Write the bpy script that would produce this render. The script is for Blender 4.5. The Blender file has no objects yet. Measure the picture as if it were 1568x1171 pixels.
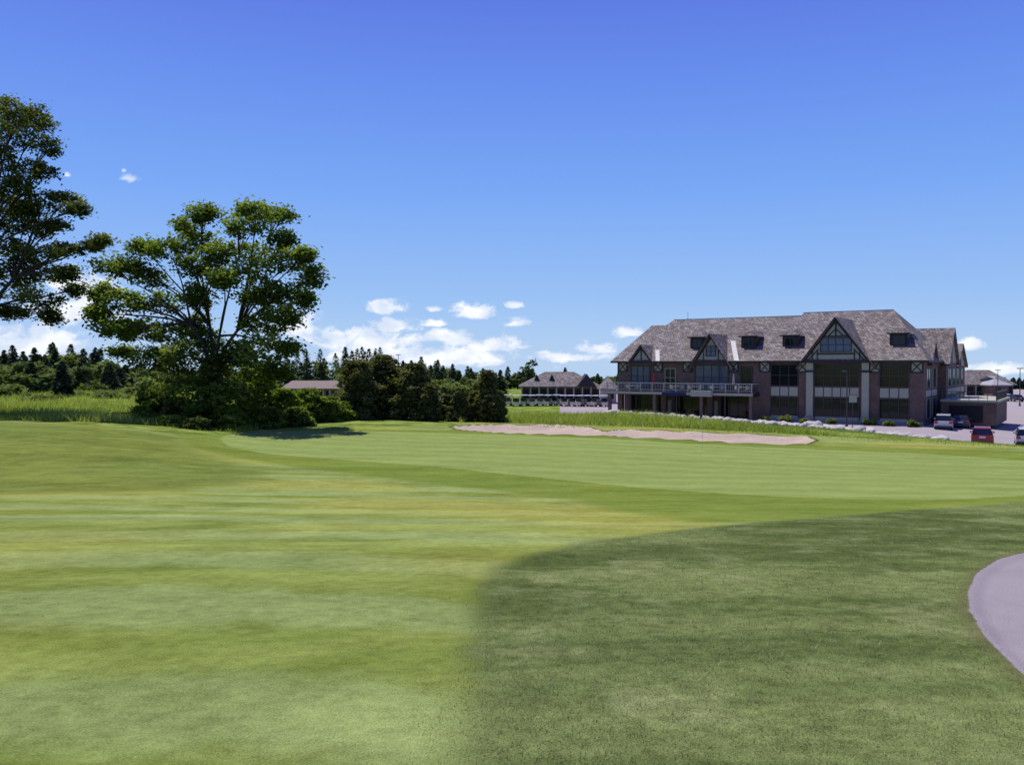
import bpy, bmesh, math, random
import numpy as np
from mathutils import Vector, Matrix
random.seed(7); rng=np.random.default_rng(7)
S=bpy.context.scene
EYE=1.6; F=1331.0; HY=560.0
S.view_settings.view_transform='Standard'; S.view_settings.look='None'; S.view_settings.exposure=0

# ------------------------------------------------------------ terrain
def sm(a,b,t):
    t=np.clip((t-a)/(b-a),0,1); return t*t*(3-2*t)
_ys=np.arange(-300,400,0.5)
_p=np.interp(_ys,[-300,-40,0,10,20,26,35,46,60,400],[3,1.6,0,-0.75,-1.72,-2.25,-2.7,-2.9,-2.9,-2.9])
_k=np.hanning(15); _k/=_k.sum()
_p2=np.convolve(np.pad(_p,7,mode='edge'),_k,'valid')
_p2-=np.interp(0,_ys,_p2)*np.exp(-(_ys/6)**2)
def H(x,y):
    x=np.asarray(x,float); y=np.asarray(y,float)
    az=np.arctan2(x,np.maximum(y,5.0))
    u=.559*x+.829*y
    p1=np.interp(y,_ys,_p2)
    bz=np.interp(x,[-12,4,11,29,38,60],[-5.0,-4.0,-3.6,-4.35,-5.2,-5.6])
    far=-5.4-0.6*sm(.44,.54,az)*(1-sm(105,140,y))
    t=np.clip((u-53)/31,0,1)
    mid=p1*(1-t)+bz*t
    mid=mid+(far-mid)*sm(85,90,u)
    left=p1+0.9*sm(-.2,-.5,az)*sm(25,50,y)
    wl=sm(-.22,-.42,az)
    z=mid*(1-wl)+left*wl
    z=z+0.10*np.sin(x*.21+1.3)*np.sin(y*.17)*sm(6,20,y)*(1-sm(50,62,u))
    rr=np.hypot(x,y)
    z=z-.035*np.maximum(rr-300,0)
    return z
def h1(x,y): return float(H(x,y))
def W(px,py):
    dx=(px-784)/F; dz=-(py-HY)/F
    ds=np.geomspace(1,400,4000)
    g=H(dx*ds,ds)-(EYE+dz*ds)
    i=np.argmax(g>0)
    d=ds[i] if g[i]>0 else 400.
    return (dx*d,d)
def atd(px,d): return ((px-784)/F*d, d)

POLY={}
POLY['green']=[(335,672),(350,685),(420,697),(560,708),(700,719),(850,735),(1000,750),(1150,760),(1300,767),(1450,768),(1560,762),(1640,745),(1650,722),(1568,706),(1400,695),(1250,689),(1050,680),(900,671),(760,666),(600,662),(480,660),(390,662),(345,667)]
POLY['collar']=[(270,664),(290,684),(350,700),(480,720),(600,735),(740,750),(870,766),(960,788),(1080,804),(1250,800),(1400,786),(1600,772),(1720,755),(1720,700),(1500,690),(1300,684),(1000,670),(700,661),(480,656),(300,661)]
POLY['rough']=[(640,1500),(690,1180),(702,1060),(722,960),(728,905),(760,875),(800,857),(900,833),(1020,818),(1200,800),(1400,783),(1600,768),(1900,745),(2600,745),(2600,1500)]
POLY['roughl']=[(-400,640),(0,648),(200,660),(270,668),(320,695),(400,722),(395,738),(300,750),(150,757),(0,757),(-400,760)]
POLY['sand']=[(690,655),(760,652),(850,652),(900,656),(925,664),(950,660),(1050,663),(1150,667),(1235,671),(1250,677),(1235,683),(1150,682),(1050,676),(960,672),(920,669),(860,668),(760,665),(700,660)]
POLY['path']=[(1568,852),(1530,862),(1497,885),(1485,912),(1490,945),(1518,990),(1568,1040),(1650,1100),(1800,1170),(2300,1150),(2100,850),(1800,832),(1650,838)]
PW={k:[W(*q) for q in v] for k,v in POLY.items()}
def sdf(poly,x,y):
    n=len(poly); d=np.full(x.shape,1e9); ins=np.zeros(x.shape,bool)
    for i in range(n):
        ax,ay=poly[i]; bx,by=poly[(i+1)%n]
        ex,ey=bx-ax,by-ay
        t=np.clip(((x-ax)*ex+(y-ay)*ey)/(ex*ex+ey*ey+1e-12),0,1)
        d=np.minimum(d,np.hypot(x-ax-t*ex,y-ay-t*ey))
        c=(ay>y)!=(by>y)
        ins^= c & (x < (bx-ax)*(y-ay)/((by-ay) if abs(by-ay)>1e-12 else 1e-12)+ax)
    return np.where(ins,d,-d)
MEAD=[W(-300,640),W(0,644),W(110,650),W(215,659),W(280,668),W(400,659),W(520,656),W(700,652)]
def meadow_sd(x,y):
    mx=np.array([m[0] for m in MEAD]); my=np.array([m[1] for m in MEAD])
    yy=np.interp(x,mx,my)
    u=.559*x+.829*y
    a=y-yy
    a=np.where(x>MEAD[-1][0],u-60,a)
    a=np.where(x>45,-np.abs(u-100)-5,a)
    return np.clip(a,-30,30)

# ------------------------------------------------------------ node helpers
def mat(name):
    m=bpy.data.materials.new(name); m.use_nodes=True; nt=m.node_tree; nt.nodes.clear()
    return m,nt
def N(nt,t,**k):
    n=nt.nodes.new(t)
    for a,b in k.items(): setattr(n,a,b)
    return n
def setin(nt,sock,v):
    if isinstance(v,bpy.types.NodeSocket): nt.links.new(v,sock)
    else:
        if isinstance(v,tuple) and len(v)==3 and sock.type=='RGBA': v=(*v,1)
        sock.default_value=v
def M(nt,op,a,b=0.0,c=None,clamp=False):
    n=N(nt,'ShaderNodeMath',operation=op,use_clamp=clamp)
    setin(nt,n.inputs[0],a); setin(nt,n.inputs[1],b)
    if c is not None: setin(nt,n.inputs[2],c)
    return n.outputs[0]
def MIX(nt,f,a,b,mode='MIX'):
    n=N(nt,'ShaderNodeMix',data_type='RGBA',blend_type=mode)
    setin(nt,n.inputs[0],f); setin(nt,n.inputs[6],a); setin(nt,n.inputs[7],b)
    return n.outputs[2]
def NOISE(nt,vec,scale,detail=3,rough=.55,dist=0):
    n=N(nt,'ShaderNodeTexNoise'); n.inputs['Scale'].default_value=scale
    n.inputs['Detail'].default_value=detail; n.inputs['Roughness'].default_value=rough
    n.inputs['Distortion'].default_value=dist
    if vec is not None: nt.links.new(vec,n.inputs['Vector'])
    return n.outputs['Fac']
def MR(nt,v,a,b,c=0.,d=1.,smooth=True):
    n=N(nt,'ShaderNodeMapRange',interpolation_type='SMOOTHSTEP' if smooth else 'LINEAR')
    setin(nt,n.inputs[0],v); n.inputs[1].default_value=a; n.inputs[2].default_value=b
    n.inputs[3].default_value=c; n.inputs[4].default_value=d
    return n.outputs[0]
def MAP(nt,vec,scale=(1,1,1),rot=(0,0,0)):
    n=N(nt,'ShaderNodeMapping'); nt.links.new(vec,n.inputs[0])
    n.inputs['Scale'].default_value=scale; n.inputs['Rotation'].default_value=rot
    return n.outputs[0]
def ATT(nt,name): return N(nt,'ShaderNodeAttribute',attribute_name=name).outputs['Fac']
def OBJ(nt): return N(nt,'ShaderNodeTexCoord').outputs['Object']
def OUT(nt,sh):
    o=N(nt,'ShaderNodeOutputMaterial'); nt.links.new(sh,o.inputs[0])
def BSDF(nt,col,rough=.8,spec=.3,metal=0.,bump=None,bs=.3,bd=.05,trans=None):
    b=N(nt,'ShaderNodeBsdfPrincipled')
    setin(nt,b.inputs['Base Color'],col); setin(nt,b.inputs['Roughness'],rough)
    b.inputs['Specular IOR Level'].default_value=spec; b.inputs['Metallic'].default_value=metal
    if bump is not None:
        n=N(nt,'ShaderNodeBump'); n.inputs['Strength'].default_value=bs; n.inputs['Distance'].default_value=bd
        nt.links.new(bump,n.inputs['Height']); nt.links.new(n.outputs[0],b.inputs['Normal'])
    return b.outputs[0]
def simple(name,col,rough=.7,spec=.3,var=.15,scale=3,metal=0.,bs=.2):
    m,nt=mat(name); v=OBJ(nt); n=NOISE(nt,v,scale,3)
    c=MIX(nt,n,tuple(x*(1-var) for x in col),tuple(min(1,x*(1+var)) for x in col))
    OUT(nt,BSDF(nt,c,rough,spec,metal)); return m

# ------------------------------------------------------------ ground material
def ground_material():
    m,nt=mat('grass_ground'); P=OBJ(nt)
    nf=NOISE(nt,P,70,2,.75); nm=NOISE(nt,P,7,4,.7); nl=NOISE(nt,MAP(nt,P,(.12,.35,1),(0,0,.25)),1.2,4,.62,.6)
    nb=NOISE(nt,P,.09,2); nc=NOISE(nt,P,1.1,3,.65)
    def tone(base,amp_f,amp_m,amp_l,amp_c=0.):
        k=M(nt,'ADD',1.0,M(nt,'MULTIPLY',M(nt,'SUBTRACT',nf,.5),amp_f))
        k=M(nt,'ADD',k,M(nt,'MULTIPLY',M(nt,'SUBTRACT',nm,.5),amp_m))
        k=M(nt,'ADD',k,M(nt,'MULTIPLY',M(nt,'SUBTRACT',nl,.5),amp_l))
        if amp_c: k=M(nt,'ADD',k,M(nt,'MULTIPLY',M(nt,'SUBTRACT',nc,.5),amp_c))
        n=N(nt,'ShaderNodeVectorMath',operation='SCALE')
        setin(nt,n.inputs[0],base); nt.links.new(M(nt,'MAXIMUM',k,.15),n.inputs['Scale'])
        return n.outputs[0]
    def stripes(rot,w,wob):
        sx=N(nt,'ShaderNodeSeparateXYZ'); nt.links.new(MAP(nt,P,(1,1,1),(0,0,rot)),sx.inputs[0])
        a=M(nt,'SINE',M(nt,'MULTIPLY',M(nt,'ADD',sx.outputs[1],M(nt,'MULTIPLY',nb,wob)),2*math.pi/w))
        return MR(nt,M(nt,'ADD',a,M(nt,'MULTIPLY',M(nt,'SUBTRACT',nc,.5),2.2)),-.6,.6)
    st=stripes(.12,2.9,5); st2=stripes(.42,2.3,3)
    fair=MIX(nt,MR(nt,nl,.38,.62),(.145,.188,.036),(.220,.262,.066))
    fair=MIX(nt,M(nt,'MULTIPLY',st,.50),fair,(.255,.312,.125))
    fair=MIX(nt,MR(nt,nb,.43,.60,0,.6),fair,(.300,.285,.062))
    fair=tone(fair,1.3,1.0,.6,.65)
    rough=MIX(nt,MR(nt,nl,.4,.6),(.084,.112,.034),(.142,.172,.058))
    rough=MIX(nt,MR(nt,nc,.5,.7,0,.5),rough,(.200,.212,.095))
    rough=tone(rough,2.0,1.6,.7,.7)
    green=MIX(nt,M(nt,'MULTIPLY',st2,.38),(.205,.258,.068),(.262,.312,.112))
    green=tone(green,.7,.45,.45,.35)
    coll=tone((.140,.188,.030),.9,.7,.5,.5)
    mead=MIX(nt,MR(nt,NOISE(nt,P,.5,4,.65),.4,.62),(.10,.15,.026),(.24,.29,.065))
    mead=tone(mead,.6,.9,.4)
    sand=tone(MIX(nt,nm,(.37,.285,.225),(.48,.38,.31)),.3,.4,.4,.4)
    path=MIX(nt,nf,(.22,.19,.20),(.38,.335,.355)); path=MIX(nt,MR(nt,nc,.4,.7,0,.35),path,(.22,.19,.20))
    lot=MIX(nt,NOISE(nt,P,.25,4,.6),(.27,.235,.245),(.37,.325,.335))
    jit=M(nt,'ADD',M(nt,'MULTIPLY',M(nt,'SUBTRACT',nc,.5),.40),M(nt,'MULTIPLY',M(nt,'SUBTRACT',nm,.5),.40))
    def mask(name,w=.06,j=1.0):
        a=M(nt,'ADD',ATT(nt,name),M(nt,'MULTIPLY',jit,j)); return MR(nt,a,-w,w)
    c=MIX(nt,M(nt,'MULTIPLY',mask('collar',.5),.8),fair,coll)
    c=MIX(nt,M(nt,'MULTIPLY',mask('roughl',1.2,2.5),.75),c,tone((.125,.160,.032),1.,.8,.9,.9))
    c=MIX(nt,mask('rough',.18,1.3),c,rough)
    c=MIX(nt,mask('green',.10,.8),c,green)
    c=MIX(nt,mask('meadow',.15),c,mead)
    c=MIX(nt,mask('sand_lip_shade',.12),c,(.06,.08,.018))  # dark ring paints the shadow of the bunker's grass lip
    c=MIX(nt,mask('sand',.05,.6),c,sand)
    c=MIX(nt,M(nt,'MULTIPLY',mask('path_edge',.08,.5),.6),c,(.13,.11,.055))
    c=MIX(nt,mask('path',.012,.12),c,path)
    c=MIX(nt,mask('lot',.1,.4),c,lot)
    d=N(nt,'ShaderNodeBsdfDiffuse'); nt.links.new(c,d.inputs[0])
    bu=N(nt,'ShaderNodeBump'); bu.inputs['Strength'].default_value=.6; bu.inputs['Distance'].default_value=.03
    nt.links.new(NOISE(nt,P,90,1,.6),bu.inputs['Height']); nt.links.new(bu.outputs[0],d.inputs['Normal'])
    OUT(nt,d.outputs[0])
    return m
def lot_sd(x,y):
    u=.559*x+.829*y; r=x/np.maximum(y,1)
    a=np.minimum(u-87.5,(r-.055)*y)
    a=np.minimum(a,300-y); return np.clip(a,-20,20)
def make_ground():
    a=np.concatenate([np.arange(-180,-42,3.0),np.arange(-42,42,.2),np.arange(42,180,3.0)])
    a=np.radians(a); na=len(a)
    r=np.concatenate([[.4,.8,1.2,1.6,2.0],np.geomspace(2.4,170,420),np.geomspace(175,7000,50)]); nr=len(r)
    A,R=np.meshgrid(a,r); X=(R*np.sin(A)).ravel(); Y=(R*np.cos(A)).ravel()
    Z=H(X,Y)
    at={}
    for k,p in PW.items(): at[k]=sdf(p,X,Y)
    Z=Z-0.30*sm(0,1.6,at['sand'])+0.10*sm(-.8,0,at['sand'])*(1-sm(0,.2,at['sand']))
    Z=Z+0.035*sm(0.15,-0.0,at['path'])-0.0
    at['sand_lip_shade']=at['sand']+.22; at['path_edge']=at['path']+.07
    at['meadow']=meadow_sd(X,Y); at['lot']=lot_sd(X,Y)
    Zc=H(0,0)
    V=np.column_stack([X,Y,Z]); V=np.vstack([V,[0,0,Zc]])
    i=np.arange(nr-1)[:,None]*na; j=np.arange(na)[None,:]; j2=(j+1)%na
    q=np.stack([i+j,i+j2,i+na+j2,i+na+j],-1).reshape(-1,4)[:, ::-1]
    me=bpy.data.meshes.new('ground')
    tri=np.array([[len(V)-1,(k+1)%na,k] for k in range(na)])
    nl=q.size+tri.size
    me.vertices.add(len(V)); me.vertices.foreach_set('co',V.ravel())
    me.loops.add(nl); me.loops.foreach_set('vertex_index',np.concatenate([q.ravel(),tri.ravel()]).astype(np.int32))
    me.polygons.add(len(q)+len(tri))
    ls=np.concatenate([np.arange(len(q))*4,q.size+np.arange(len(tri))*3]).astype(np.int32)
    me.polygons.foreach_set('loop_start',ls)
    me.update(calc_edges=True)
    me.polygons.foreach_set('use_smooth',np.ones(len(me.polygons),bool))
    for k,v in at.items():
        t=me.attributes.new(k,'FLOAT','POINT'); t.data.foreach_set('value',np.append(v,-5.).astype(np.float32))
    if me.polygons[len(q)//2].normal.z<0: me.flip_normals()
    me.materials.append(ground_material())
    o=bpy.data.objects.new('ground',me); S.collection.objects.link(o)
make_ground()

# ------------------------------------------------------------ generic mesh builders
def link(o,parent=None):
    S.collection.objects.link(o)
    if parent: o.parent=parent
    return o
def empty(name,loc=(0,0,0),rz=0):
    e=bpy.data.objects.new(name,None); e.location=loc; e.rotation_euler=(0,0,rz); e.empty_display_size=.3
    return link(e)
class MB:
    def __init__(s): s.v=[]; s.f=[]; s.m=[]; s.mats=[]
    def mi(s,m):
        if m not in s.mats: s.mats.append(m)
        return s.mats.index(m)
    def add(s,vs,fs,m):
        b=len(s.v); s.v+= [tuple(p) for p in vs]; i=s.mi(m)
        for f in fs: s.f.append([b+k for k in f]); s.m.append(i)
    def box(s,x0,x1,y0,y1,z0,z1,m):
        vs=[(x,y,z) for z in (z0,z1) for y in (y0,y1) for x in (x0,x1)]
        s.add(vs,[(0,2,3,1),(4,5,7,6),(0,1,5,4),(2,6,7,3),(0,4,6,2),(1,3,7,5)],m)
    def beam(s,p,q,w,d,m):
        p=Vector(p);q=Vector(q); dr=(q-p).normalized(); n=Vector((-dr.z,0,dr.x))*w/2; yv=Vector((0,d,0))
        vs=[p-n,p+n,q+n,q-n]; vs+= [v-yv for v in vs]
        s.add(vs,[(0,1,2,3),(4,7,6,5),(0,4,5,1),(1,5,6,2),(2,6,7,3),(3,7,4,0)],m)
    def tube(s,pts,rad,m,n=7):
        rings=[]
        for i,p in enumerate(pts):
            p=Vector(p); a=Vector(pts[max(0,i-1)]); b=Vector(pts[min(len(pts)-1,i+1)])
            d=(b-a); d=d.normalized() if d.length>1e-9 else Vector((0,0,1))
            u=d.orthogonal().normalized(); w=d.cross(u)
            if i>0:
                u=(pu-d*pu.dot(d)).normalized(); w=d.cross(u)
            pu=u
            rings.append([p+(u*math.cos(2*math.pi*k/n)+w*math.sin(2*math.pi*k/n))*rad[i] for k in range(n)])
        vs=[v for r in rings for v in r]; fs=[]
        for i in range(len(pts)-1):
            for k in range(n): fs.append((i*n+k,i*n+(k+1)%n,(i+1)*n+(k+1)%n,(i+1)*n+k))
        fs.append(tuple(range(n))[::-1]); fs.append(tuple((len(pts)-1)*n+k for k in range(n)))
        s.add(vs,fs,m)
    def obj(s,name,parent=None,smooth=False,bevel=0):
        me=bpy.data.meshes.new(name); me.from_pydata(s.v,[],s.f)
        for m in s.mats: me.materials.append(m)
        me.polygons.foreach_set('material_index',s.m)
        if smooth: me.polygons.foreach_set('use_smooth',[True]*len(me.polygons))
        me.update()
        bm=bmesh.new(); bm.from_mesh(me); bmesh.ops.recalc_face_normals(bm,faces=bm.faces); bm.to_mesh(me); bm.free()
        o=bpy.data.objects.new(name,me); link(o,parent)
        if bevel:
            b=o.modifiers.new('b','BEVEL'); b.width=bevel; b.segments=2; b.limit_method='ANGLE'
        return o

def quads(name,C,A,B,tone,material,parent=None,tri=False):
    n=len(C)
    if tri: V=np.stack([C-B,C+B,C+A],1); k=3
    else: V=np.stack([C-A,C+B,C+A,C-B],1); k=4
    me=bpy.data.meshes.new(name)
    me.vertices.add(n*k); me.vertices.foreach_set('co',V.reshape(-1).astype(np.float32))
    me.loops.add(n*k); me.loops.foreach_set('vertex_index',np.arange(n*k,dtype=np.int32))
    me.polygons.add(n); me.polygons.foreach_set('loop_start',(np.arange(n)*k).astype(np.int32))
    me.update(calc_edges=True)
    t=me.attributes.new('tone','FLOAT','FACE'); t.data.foreach_set('value',np.asarray(tone,np.float32))
    me.materials.append(material)
    o=bpy.data.objects.new(name,me); return link(o,parent)
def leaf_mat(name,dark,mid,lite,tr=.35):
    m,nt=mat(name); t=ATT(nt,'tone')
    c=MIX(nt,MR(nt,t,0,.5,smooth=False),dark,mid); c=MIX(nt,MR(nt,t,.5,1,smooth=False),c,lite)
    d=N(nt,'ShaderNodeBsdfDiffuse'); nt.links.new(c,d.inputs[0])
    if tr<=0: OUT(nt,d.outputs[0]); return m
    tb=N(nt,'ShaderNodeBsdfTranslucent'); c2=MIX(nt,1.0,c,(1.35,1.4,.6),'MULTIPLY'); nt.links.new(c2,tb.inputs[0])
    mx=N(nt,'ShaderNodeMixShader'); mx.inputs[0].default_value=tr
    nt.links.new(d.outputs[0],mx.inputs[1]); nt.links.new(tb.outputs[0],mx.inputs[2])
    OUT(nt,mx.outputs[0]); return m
L_dec=leaf_mat('leaf_deciduous',(.050,.082,.018),(.118,.170,.034),(.250,.295,.068),.42)
L_drk=leaf_mat('leaf_locust',(.038,.052,.020),(.090,.115,.036),(.21,.225,.075),.38)
L_shr=leaf_mat('leaf_shrub',(.075,.120,.020),(.160,.225,.038),(.27,.32,.07),.42)
L_ced=leaf_mat('leaf_cedar',(.050,.056,.024),(.098,.110,.040),(.190,.19,.075),.28)
L_far=leaf_mat('leaf_far',(.036,.056,.030),(.075,.108,.048),(.165,.205,.065),.22)
L_grs=leaf_mat('blade_grass',(.074,.102,.028),(.150,.188,.060),(.36,.37,.19),0)
L_fwy=leaf_mat('blade_fairway',(.125,.165,.032),(.208,.255,.060),(.33,.36,.12),0)
L_tal=leaf_mat('blade_tall',(.14,.19,.032),(.25,.31,.06),(.40,.42,.13),.4)
bark=simple('bark',(.060,.050,.040),.9,.1,.4,6,bs=.6)

def rnd_dirs(n):
    v=rng.normal(size=(n,3)); return v/np.linalg.norm(v,axis=1)[:,None]
def leaves_axes(n,size,up=.6,asp=.6):
    nrm=rnd_dirs(n); nrm[:,2]=np.abs(nrm[:,2])+up; nrm/=np.linalg.norm(nrm,axis=1)[:,None]
    a=np.cross(nrm,rnd_dirs(n)); a/=np.linalg.norm(a,axis=1)[:,None]; b=np.cross(nrm,a)
    s=size*rng.uniform(.6,1.3,n)[:,None]
    return a*s, b*s*asp
def clump_cloud(cl,sub,per,subr,size):
    Cs=[];T=[]
    for (x,y,z,rx,ry,rz) in cl:
        ns=max(3,int(sub*rng.uniform(.8,1.2)))
        d=rnd_dirs(ns)*(rng.uniform(.25,1.0,ns)**.5)[:,None]*np.array([rx,ry,rz])
        base=rng.uniform(.25,.75)
        for k in range(ns):
            n=int(per*rng.uniform(.5,1.4)); r=subr*rng.uniform(.6,1.3)
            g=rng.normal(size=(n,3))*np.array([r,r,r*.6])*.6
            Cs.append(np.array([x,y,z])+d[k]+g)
            T.append(np.clip(base*.4+rng.uniform(0,.55)+ .22*d[k,2]/max(rz,.1)+.25*g[:,2]/r+rng.normal(0,.12,n),0,1))  # random tone, plus sunlit tops and shaded undersides painted into leaf colour
    C=np.vstack(Cs); T=np.concatenate(T)
    return C,T
def deciduous(name,base,fork,clusters,d0,leafm,sub=22,per=42,subr=.55,size=.17,trunk_r=.42,nfork=4,spread=3.2,fat=1.0):
    e=empty(name,(base[0],base[1],h1(base[0],base[1])-.1))
    ox,oy,oz=e.location
    cl=[]
    for (px,py,rx,ry) in clusters:
        s=d0/F
        dep=d0+rng.uniform(-spread,spread)
        x=(px-784)/F*dep; z=EYE-(py-HY)/F*dep
        cl.append((x-ox,dep-oy,z-oz,rx*s*.9,max(rx,ry)*s*1.1,ry*s*fat))
    C,T=clump_cloud(cl,sub,per,subr,size)
    A,B=leaves_axes(len(C),size)
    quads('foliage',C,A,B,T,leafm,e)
    b=MB()
    fk=Vector((fork[0]-ox,fork[1]-oy,fork[2]-oz))
    mids=[]
    for k in range(nfork):
        an=2*math.pi*k/nfork+.5
        tip=fk+Vector((math.cos(an)*1.6,math.sin(an)*1.4,2.0+random.uniform(0,1.6)))
        st=Vector((math.cos(an)*.25,math.sin(an)*.25,0))
        pts=[st,st.lerp(fk,.5)+Vector((random.uniform(-.15,.15),0,0)),fk+Vector((math.cos(an)*.25,math.sin(an)*.25,0)),fk.lerp(tip,.5)+Vector((0,0,.1)),tip]
        b.tube(pts,[trunk_r,trunk_r*.75,trunk_r*.6,trunk_r*.42,trunk_r*.32],bark,8)
        mids.append(tip)
    for c in cl:
        t=Vector(c[:3]); m=min(mids,key=lambda q:(q-t).length)
        if t.z<m.z-1: m=fk
        mid=m.lerp(t,.5)+Vector((random.uniform(-.4,.4),random.uniform(-.4,.4),random.uniform(-.1,.6)))
        L=(t-m).length; r0=min(trunk_r*.28,.04+L*.016)
        b.tube([m,m.lerp(mid,.5)+Vector((0,0,.15)),mid,mid.lerp(t,.6),t],[r0,r0*.8,r0*.6,r0*.42,r0*.25],bark,6)
        for k in range(5):
            dv=Vector(rnd_dirs(1)[0]); q=t+Vector((dv.x*c[3],dv.y*c[4],dv.z*c[5]))*.85
            b.tube([mid.lerp(t,.5),(t+q)/2+Vector((0,0,.08)),q],[r0*.35,r0*.22,.012],bark,4)
    b.obj('trunk',e,True)
    return e

big=[(312,326,20,11),(288,348,24,12),(302,370,34,16),(336,390,28,18),(395,325,38,9),(428,331,24,9),(378,350,32,14),(390,385,36,16),(435,368,22,14),(442,400,34,16),(480,424,12,16),(468,392,12,8),(392,415,36,18),(432,446,28,18),
 (300,408,34,16),(262,382,32,14),(222,380,28,9),(205,403,34,13),(168,413,28,12),(232,425,34,17),(156,448,16,11),(190,462,34,15),(250,462,36,18),(148,480,16,9),(172,500,28,12),(212,505,34,16),(262,512,36,18),(188,538,18,9),
 (300,455,26,18),(395,455,28,15),(404,495,34,20),(440,482,22,16),(398,538,38,24),(444,535,22,11),(350,572,48,30),(285,570,42,32),(232,552,32,16),(345,425,22,12),(466,458,12,12),(300,612,52,30),(360,612,46,28),(252,612,36,26),(425,565,26,16),(300,500,24,20),(330,545,34,22),(318,520,26,16),(275,545,30,20),(370,540,26,20),(330,590,40,30)]
DB=62
bx,by=atd(318,DB)
deciduous('maple_tree',(bx,by),(bx+.5,by,1.6),big,DB,L_dec,sub=23,per=46,subr=.58,size=.155,trunk_r=.32,fat=1.05)
lt=[(30,170,44,12),(62,190,30,14),(20,205,40,18),(74,225,24,12),(20,250,42,18),(68,262,24,12),(25,292,40,17),(105,305,28,7),(122,322,16,6),(62,318,34,12),(15,335,36,18),(52,352,32,12),(85,345,20,7),(60,385,36,12),(105,382,24,8),(146,374,14,7),(158,370,8,5),(18,390,36,17),(68,420,34,13),(28,440,38,16),(105,418,14,6),(62,460,34,12),(78,484,14,8),(20,478,30,8),(115,444,10,6),(0,230,30,18),(40,275,28,14),(45,330,30,14),(40,405,34,15),(10,310,34,16),(5,365,34,18),(0,420,34,16),(5,180,36,14),
 (-45,185,44,22),(-60,240,50,28),(-60,290,55,28),(-60,350,55,28),(-70,420,55,26),(-110,270,44,26),(-120,340,46,26),(-130,430,46,26)]
DL=66
bx,by=atd(-14,DL)
deciduous('locust_tree',(bx,by),(bx,by,6.0),lt,DL,L_drk,sub=23,per=44,subr=.52,size=.145,trunk_r=.34,nfork=3,fat=1.1)

def shrub(name,px,top,wpx,d,leafm,size=.13,n=14,per=46,cone=False):
    s=d/F; cx=(px-784)/F*d; g=h1(cx,d); zt=EYE-(top-HY)*s; hgt=zt-g; w=wpx*s/2
    e=empty(name,(cx,d,g-.05)); cl=[]
    for k in range(n):
        t=(k+.5)/n
        if cone: rad=w*(1-t)**.6*.85+.1
        else: rad=w*math.sqrt(max(.05,1-(t*1.02)**2.4))*.8
        an=k*2.4+random.random(); q=rad*random.uniform(.35,.95)
        r=w*(.34 if not cone else .30*(1.25-t))
        cl.append((math.cos(an)*q,math.sin(an)*q,max(.15,hgt*t-(.0)),r,r,hgt*.14 if not cone else hgt*.15))
    C,T=clump_cloud(cl,13,per,max(.18,w*.17),size)
    C[:,2]=np.maximum(C[:,2],.03)
    kk=C[:,2]<hgt*1.05; C=C[kk]; T=T[kk]
    A,B=leaves_axes(len(C),size,.4)
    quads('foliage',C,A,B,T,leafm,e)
    b=MB()
    if cone: b.tube([(0,0,0),(0,0,hgt*.5),(0,0,hgt*.92)],[.12,.08,.02],bark,6)
    for c in cl:
        b.tube([(0,0,0 if not cone else max(0,c[2]-.4)),(c[0]*.5,c[1]*.5,c[2]*.6 if not cone else c[2]),c[:3]],[.04,.03,.012],bark,5)
    b.obj('stems',e,True)
for a in [(232,600,70,64,L_dec),(270,610,60,61,L_drk),(320,600,84,60,L_dec),(395,556,86,66,L_shr),(435,596,60,65,L_shr),(350,622,60,59,L_shr),(410,624,60,61,L_dec),(470,596,60,67,L_shr),(500,608,60,68,L_dec),(455,624,54,63,L_dec),(215,622,44,61,L_shr),(522,616,44,70,L_shr),(375,588,54,64,L_shr),(260,636,54,58,L_shr),(300,640,50,57,L_drk),(180,632,44,64,L_shr)]:
    shrub('shrub',*a)
for a in [(548,556,72,72),(590,548,84,75),(634,560,70,73),(655,588,40,72)]:
    shrub('cedar_bush',*a,L_ced,size=.15,n=26,per=70)
for a in [(703,596,38,74),(748,570,50,74),(683,606,36,76),(728,600,34,75),(764,600,26,75)]:
    shrub('cedar_tree',*a,L_ced,size=.13,n=24,per=54,cone=True)

# ------------------------------------------------------------ distant trees (one object)
Cs=[];As=[];Bs=[];Ts=[]; tb=MB()
def far_conifer(x,y,g,h,w,tn):
    n=int(560); t=rng.uniform(.03,1,n)**.95; ang=rng.uniform(0,2*math.pi,n)
    lay=np.abs(np.sin(t*h*1.7+x))*.25+.75
    rad=w*(1-t)**.8*lay*rng.uniform(.35,1,n)+.12
    C=np.column_stack([x+np.cos(ang)*rad,y+np.sin(ang)*rad,g+t*h])
    s=.55*rng.uniform(.6,1.2,n)*(.55+.6*(1-t))
    A=np.column_stack([np.cos(ang)*s,np.sin(ang)*s,-.35*s]); B=np.column_stack([-np.sin(ang),np.cos(ang),rng.uniform(-.4,.4,n)])*s[:,None]*.6
    Cs.append(C);As.append(A);Bs.append(B);Ts.append(np.clip(tn+rng.normal(0,.18,n),0,1))
    tb.tube([(x,y,g-.5),(x,y,g+h*.9)],[.22,.04],bark,4)
def far_round(x,y,g,h,w,tn):
    cl=[]
    for k in range(12):
        d=rnd_dirs(1)[0]; cl.append((x+d[0]*w*.6,y+d[1]*w*.6,g+h*.54+d[2]*h*.34,w*.4,w*.4,h*.15))
    C,T=clump_cloud(cl,7,16,.6,.4); A,B=leaves_axes(len(C),.40)
    Cs.append(C);As.append(A);Bs.append(B);Ts.append(np.clip(T*.7+tn-.2,0,1))
    tb.tube([(x,y,g-.5),(x,y,g+h*.6)],[.28,.12],bark,5)
prof_x=[-500,-100,0,40,90,130,170,200,260,450,500,540,575,600,640,700,725,745,800,830,880,940,1200,1470,1500,1568,1900,2400]
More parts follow.
